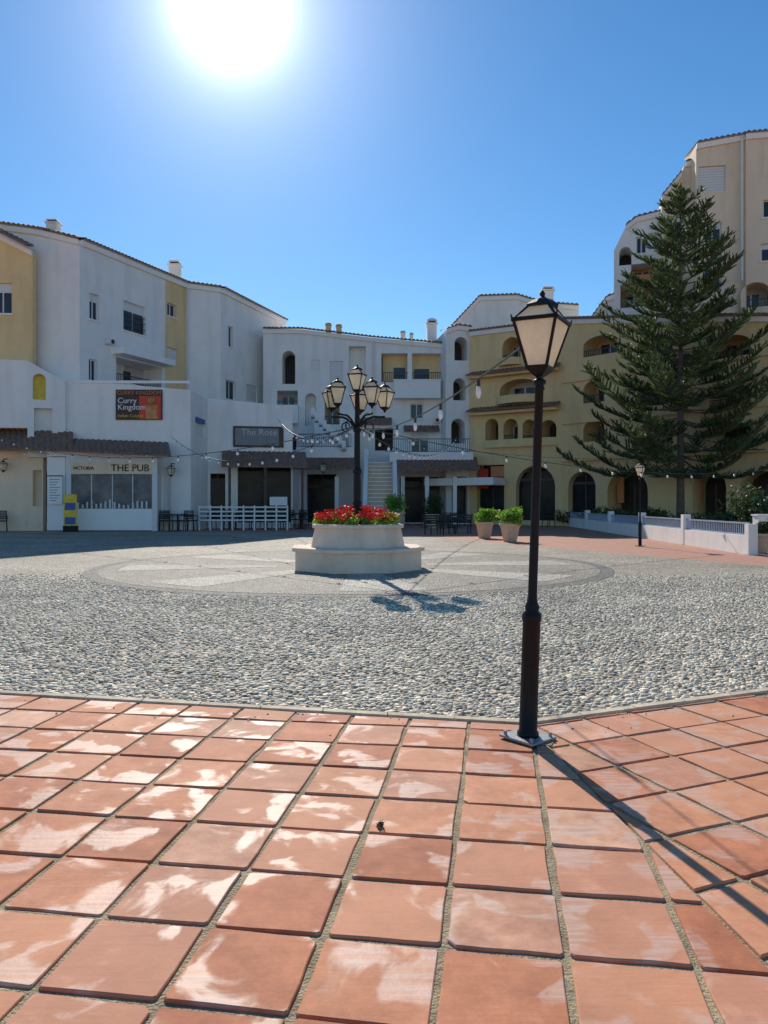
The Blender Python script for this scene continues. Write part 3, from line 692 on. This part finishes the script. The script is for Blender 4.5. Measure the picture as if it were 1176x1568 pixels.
# ============================================================ NORFOLK PINE
def pine(loc,H,zbase,prof):
    b=B('norfolk_pine_tree',loc); loc=Vector(loc)
    pts=[(.30,0),(.24,.5),(.2,zbase),(.12,H*.6),(.03,H)]
    b.lathe('trunk','bark',loc,pts,10)
    z=zbase
    vs=[];fs=[]
    def card(p,d,wid,L,up):
        sd=d.cross(up).normalized()*wid; k=len(vs)
        vs.extend([p-sd*.5,p+sd*.5,p+d*L+sd*.2,p+d*L-sd*.2]); fs.append((k,k+1,k+2,k+3))
    while z<H-.2:
        t=(z-zbase)/(H-zbase); R=np.interp(t,[a for a,_ in prof],[r for _,r in prof])
        nb=6 if t<.6 else 5; a0=random.random()*6.28
        for i in range(nb):
            a=a0+2*math.pi*i/nb+random.gauss(0,.16); d=Vector((math.cos(a),math.sin(a),0)); r=R*random.uniform(.60,1.15)
            if random.random()<.10: r*=.5
            zz=z+random.gauss(0,.07)
            rise=.34*t+.05+random.gauss(0,.06)
            pr=lambda s: loc+d*(r*s)+Vector((0,0,zz+r*(rise*s-.13*(1-t)*math.sin(s*math.pi)+.12*s**3)))
            seg=[pr(k/6) for k in range(7)]
            for k in range(6): b.cyl('branches','bark',seg[k],seg[k+1],.05*(1-k/7)*(1-.6*t)+.012,.05*(1-(k+1)/7)*(1-.6*t)+.01,4)
            nn=max(4,int(r/.165))
            side=Vector((-d.y,d.x,0))
            for k in range(nn):
                s=.27+.73*(k+random.random())/nn; p=pr(s); tan=(pr(min(1,s+.05))-pr(s-.05)).normalized()
                for sg in(-1,1):
                    if random.random()<.12: continue
                    ll=(.27+.60*math.sin(min(1,(1-s)*1.8+.15)*1.57))*random.uniform(.55,1.25)*min(1,.35+R/4)
                    dd=(side*sg*.8+tan*.6+Vector((0,0,random.gauss(.16,.16)))).normalized()
                    up=Vector((random.gauss(0,.4),random.gauss(0,.4),1)).normalized()
                    q0=p; dcur=dd
                    for j in range(3):
                        card(q0,dcur,.115,ll/3*1.1,up); card(q0,dcur,.105,ll/3*1.1,dcur.cross(up))
                        for h in range(2):
                            d3=(dcur+Vector((random.gauss(0,.7),random.gauss(0,.7),random.gauss(.2,.4)))).normalized(); card(q0+dcur*random.uniform(0,ll/3),d3,.06,random.uniform(.09,.22),up)
                        q0=q0+dcur*ll/3; dcur=(dcur+Vector((0,0,.16))).normalized()
            for j in range(3):
                card(pr(.9+.05*j),(d+Vector((random.gauss(0,.2),random.gauss(0,.2),.35))).normalized(),.13,.3,Vector((0,0,1)))
        z+=(.64+.16*random.random())*(1-.30*t)
    b.add('foliage','pine',vs,fs); b.done()
tz=42.; tp=G(1042,tz); 
pine(tp,1.6+482/F*tz,1.6+52/F*tz,[(0,5.2),(.06,6.5),(.2,6.0),(.35,4.8),(.5,3.8),(.65,3.3),(.8,2.4),(.9,1.4),(1,.2)])

# ============================================================ PLANTS
def pot(x,z,wp,hp,name='potted_shrub',lm='leaf',pw=1.25,ph=1.):
    g_=G(x,z); b=B(name,g_); s=z/F; r=wp*s/2; h=hp*s
    b.lathe('pot','pot',g_,[(r*.62,0),(r*.68,.04),(r*.9,h*.7),(r,h*.86),(r*1.08,h*.88),(r*1.08,h),(r*.9,h),(r*.88,h*.93)],18)
    for i in range(13):
        t=random.random()*6.28; q=random.random()**.5
        b.leaves('foliage',lm,g_+Vector((math.cos(t)*r*.8*q*pw,math.sin(t)*r*.8*q*pw,h*1.0+r*random.uniform(.2,1.1)*ph)),(r*.5*pw,r*.5*pw,r*.48*ph),150,.06)
    b.done(smooth=('pot',))
pot(742,34,27,25); pot(781,31,31,28); pot(608,46,24,26,ph=1.6); pot(1163,24,34,30,'potted_shrub','darkleaf',.9,.8); pot(663,47,22,22,'potted_palm','darkleaf',1.2,2.)
for (x,y,z,rx,rz,n,nm) in((1168,790,30,1.5,1.7,2600,'dark_hedge'),(1135,800,33,1.1,1.2,1500,'dark_hedge'),(930,785,47,1.6,.9,1200,'garden_shrub'),(985,783,44,1.8,.9,1400,'garden_shrub'),(1075,782,41,2.2,.9,1600,'garden_shrub'),(885,787,52,1.4,.8,900,'garden_shrub')):
    g_=G(x,z); b=B(nm,g_)
    for i in range(7):
        b.leaves('leaves','darkleaf',(g_.x+random.uniform(-.7,.7)*rx,g_.y+random.uniform(-.5,.5),rz*random.uniform(.35,1.1)),(rx*.5,rx*.5,rz*.42),n//7,.09,.3)
    for i in range(5): b.cyl('stems','bark',g_+Vector((random.uniform(-.6,.6)*rx,random.uniform(-.4,.4),0)),g_+Vector((random.uniform(-.6,.6)*rx,0,rz)),.03,.015,5)
    b.done()

# ============================================================ FURNITURE
def chair(x,z,rot):
    g_=G(x,z); b=B('cafe_chair',g_); b.M=Matrix.Translation(g_)@Matrix.Rotation(rot,4,'Z')@Matrix.Scale(1.3,4)
    b.box('seat','blackchair',(0,0,.45),(.46,.46,.05))
    for sx in(-.2,.2):
        b.cyl('legs','blackchair',(sx*1.1,-.22,0),(sx,-.2,.45),.02,n=5); b.cyl('legs','blackchair',(sx*1.1,.25,0),(sx,.22,.9),.02,n=5)
        b.cyl('arms','blackchair',(sx*1.1,-.2,.66),(sx*1.1,.22,.68),.02,n=5); b.cyl('arms','blackchair',(sx*1.1,-.2,.45),(sx*1.1,-.2,.66),.015,n=5)
    for i in range(5): b.box('back_slats','blackchair',(0,.22,.55+i*.08),(.42,.03,.055))
    b.M=None; b.done()
def table(x,z):
    g_=G(x,z); b=B('cafe_table',g_)
    b.lathe('top','blackchair',g_,[(.5,.92),(.5,.97)],16); b.cyl('pedestal','blackchair',g_,g_+Vector((0,0,.92)),.05); b.lathe('foot','blackchair',g_,[(.3,0),(.3,.03),(.06,.06)],12); b.done()
for x,z,r in((252,43,.3),(262,42.4,2.4),(285,42.6,-.6),(292,43,3),(2,42,.5),(-10,42,2),(452,46,1),(468,46,2.6),(482,46.5,-.4),(655,48,.4),(676,47,2.2),(702,48.5,-.7),(328,45,1.3),(350,45,.3),(372,45.3,2.5),(395,45,.6),(420,45,1.2),(436,45,2.7),(840,50,.4),(905,49,2.),(1003,46,1.2)): chair(x,z,r)
for x,z in((272,42.7),(460,46.4),(666,48),(690,48.4),(361,45.3),(408,45.3)): table(x,z)
def bench(x,z,rot):
    g_=G(x,z); b=B('park_bench',g_); b.M=Matrix.Translation(g_)@Matrix.Rotation(rot,4,'Z')
    for i in range(4): b.box('seat','blackchair',(0,-.2+i*.12,.45),(1.7,.09,.04))
    for i in range(4): b.box('backrest','blackchair',(0,.28+i*.03,.58+i*.12),(1.7,.03,.09))
    for sx in(-.75,0,.75):
        b.cyl('legs','black',(sx,-.22,0),(sx,-.2,.45),.03,n=6); b.cyl('legs','black',(sx,.3,0),(sx,.4,1.0),.03,n=6); b.cyl('armrest','black',(sx,-.22,.65),(sx,.32,.66),.025,n=6)
    b.M=None; b.done()
bench(675,38,.55); bench(697,39.5,-.4)
g_=G(1170,26); b=B('utility_cabinet',g_); b.box('cabinet','white2',g_+Vector((0,0,.6)),(.6,.4,1.1)); b.box('plinth','kerb',g_+Vector((0,0,.05)),(.66,.46,.1)); b.box('roof','white2',g_+Vector((0,0,1.18)),(.68,.48,.05)); b.box('door_seam','signgrey',g_+Vector((0,-.203,.6)),(.02,.004,1.0)); b.done()
def wlamp(x,y,z):
    p=P(x,y,z); b=B('wall_lantern',p); b.cyl('bracket','black',p+Vector((0,.0,.45)),p+Vector((0,1.0,.5)),.03,n=6); lantern(b,p-Vector((0,0,.2)),1.2,.4); b.done()
wlamp(495,718,52.2); wlamp(5,715,42.5); wlamp(262,722,43)

# ============================================================ FESTOON STRINGS
def festoon(a,c,sag,step=.9,bs=.045):
    a=Vector(a);c=Vector(c); L=(c-a).length; n=max(8,int(L/step)*2)
    b=B('festoon_lights',a); pt=lambda s:a.lerp(c,s)-Vector((0,0,4*sag*s*(1-s)))
    pts=[pt(i/n) for i in range(n+1)]
    b.tube('cable','cable',pts,.006+.0002*L,4)
    k=int(L/step)
    for i in range(1,k):
        p=pt(i/k); b.cyl('sockets','cable',p,p-Vector((0,0,.07)),.018,n=5)
        b.lathe('bulbs','bulb',p-Vector((0,0,.07)),[(.015,0),(bs*.8,-.03),(bs,-.06),(bs*.7,-.09),(.01,-.105)],8)
    b.done(smooth=('bulbs',))
LT=Vector((lx+.09,5.04,2.75)); CT=PC+Vector((0,0,3.45))
festoon(LT,CT,.30,1.5,.026)
festoon(CT,P(262,668,41.5),1.1,1.6); festoon(CT,P(-60,640,42),1.4,1.7)
festoon(CT,P(425,640,47),.7,1.6)
festoon(CT,P(700,668,53),1.0,1.6); festoon(CT,P(1250,705,38),.9,1.8)
festoon(P(0,688,41.3),P(262,692,41),.25,1.2); festoon(P(560,640,56),P(722,690,52),.8,1.2)
festoon(P(720,690,52),P(1180,690,40),.5,1.8)

p=P(582,1270,1840/500.); b=B('fallen_leaf',(p.x,p.y,.02)); b.leaves('leaf','deadleaf',(p.x,p.y,.026),(.012,.035,.008),9,.022); b.done()

# ============================================================ LIGHT
AZ=math.radians(-11.5); EL=math.radians(33)
sd=Vector((math.sin(AZ)*math.cos(EL),math.cos(AZ)*math.cos(EL),math.sin(EL)))
su=bpy.data.lights.new('sun','SUN'); su.energy=5.; su.angle=math.radians(.5); su.color=(1,.93,.82)
so=bpy.data.objects.new('sun',su); so.rotation_euler=sd.to_track_quat('Z','Y').to_euler(); scene.collection.objects.link(so)
wd=bpy.data.worlds.new('World'); scene.world=wd; wd.use_nodes=True; nt=wd.node_tree; N=nt.nodes; L=nt.links
bg=N['Background']; sky=N.new('ShaderNodeTexSky'); sky.sky_type='NISHITA'; sky.sun_disc=False; sky.sun_elevation=EL; sky.sun_rotation=AZ%(2*math.pi)
sky.altitude=300; sky.air_density=1.; sky.dust_density=.05; sky.ozone_density=3.
hs=N.new('ShaderNodeHueSaturation'); hs.inputs['Saturation'].default_value=1.24; hs.inputs['Hue'].default_value=.498; L.new(sky.outputs[0],hs.inputs['Color'])
L.new(hs.outputs[0],bg.inputs[0]); bg.inputs[1].default_value=.13
tc=N.new('ShaderNodeTexCoord'); nm=N.new('ShaderNodeVectorMath'); nm.operation='NORMALIZE'; L.new(tc.outputs['Generated'],nm.inputs[0])
dt=N.new('ShaderNodeVectorMath'); dt.operation='DOT_PRODUCT'; L.new(nm.outputs[0],dt.inputs[0]); dt.inputs[1].default_value=sd
cm=N.new('ShaderNodeMath'); cm.operation='MAXIMUM'; cm.inputs[1].default_value=0; L.new(dt.outputs['Value'],cm.inputs[0])
tot=None
for pw,am in((1500,4.),(420,.8),(110,.35),(28,.12)):
    a=N.new('ShaderNodeMath'); a.operation='POWER'; a.inputs[1].default_value=pw; L.new(cm.outputs[0],a.inputs[0])
    c=N.new('ShaderNodeMath'); c.operation='MULTIPLY'; c.inputs[1].default_value=am; L.new(a.outputs[0],c.inputs[0])
    if tot is None: tot=c
    else:
        s=N.new('ShaderNodeMath'); L.new(tot.outputs[0],s.inputs[0]); L.new(c.outputs[0],s.inputs[1]); tot=s
b2=N.new('ShaderNodeBackground'); b2.inputs[0].default_value=(.95,.97,1,1); L.new(tot.outputs[0],b2.inputs[1])
ad=N.new('ShaderNodeAddShader'); L.new(bg.outputs[0],ad.inputs[0]); L.new(b2.outputs[0],ad.inputs[1]); L.new(ad.outputs[0],N['World Output'].inputs[0])

# ============================================================ CAMERA
cd=bpy.data.cameras.new('camera'); cam=bpy.data.objects.new('camera',cd); scene.collection.objects.link(cam); scene.camera=cam
cam.location=(0,0,EYE); cam.rotation_euler=(math.radians(90),0,0)
cd.sensor_fit='VERTICAL'; cd.sensor_height=36; cd.sensor_width=27; cd.lens=36*F/1568; cd.shift_y=-14/1568; cd.clip_end=3000; cd.clip_start=.05
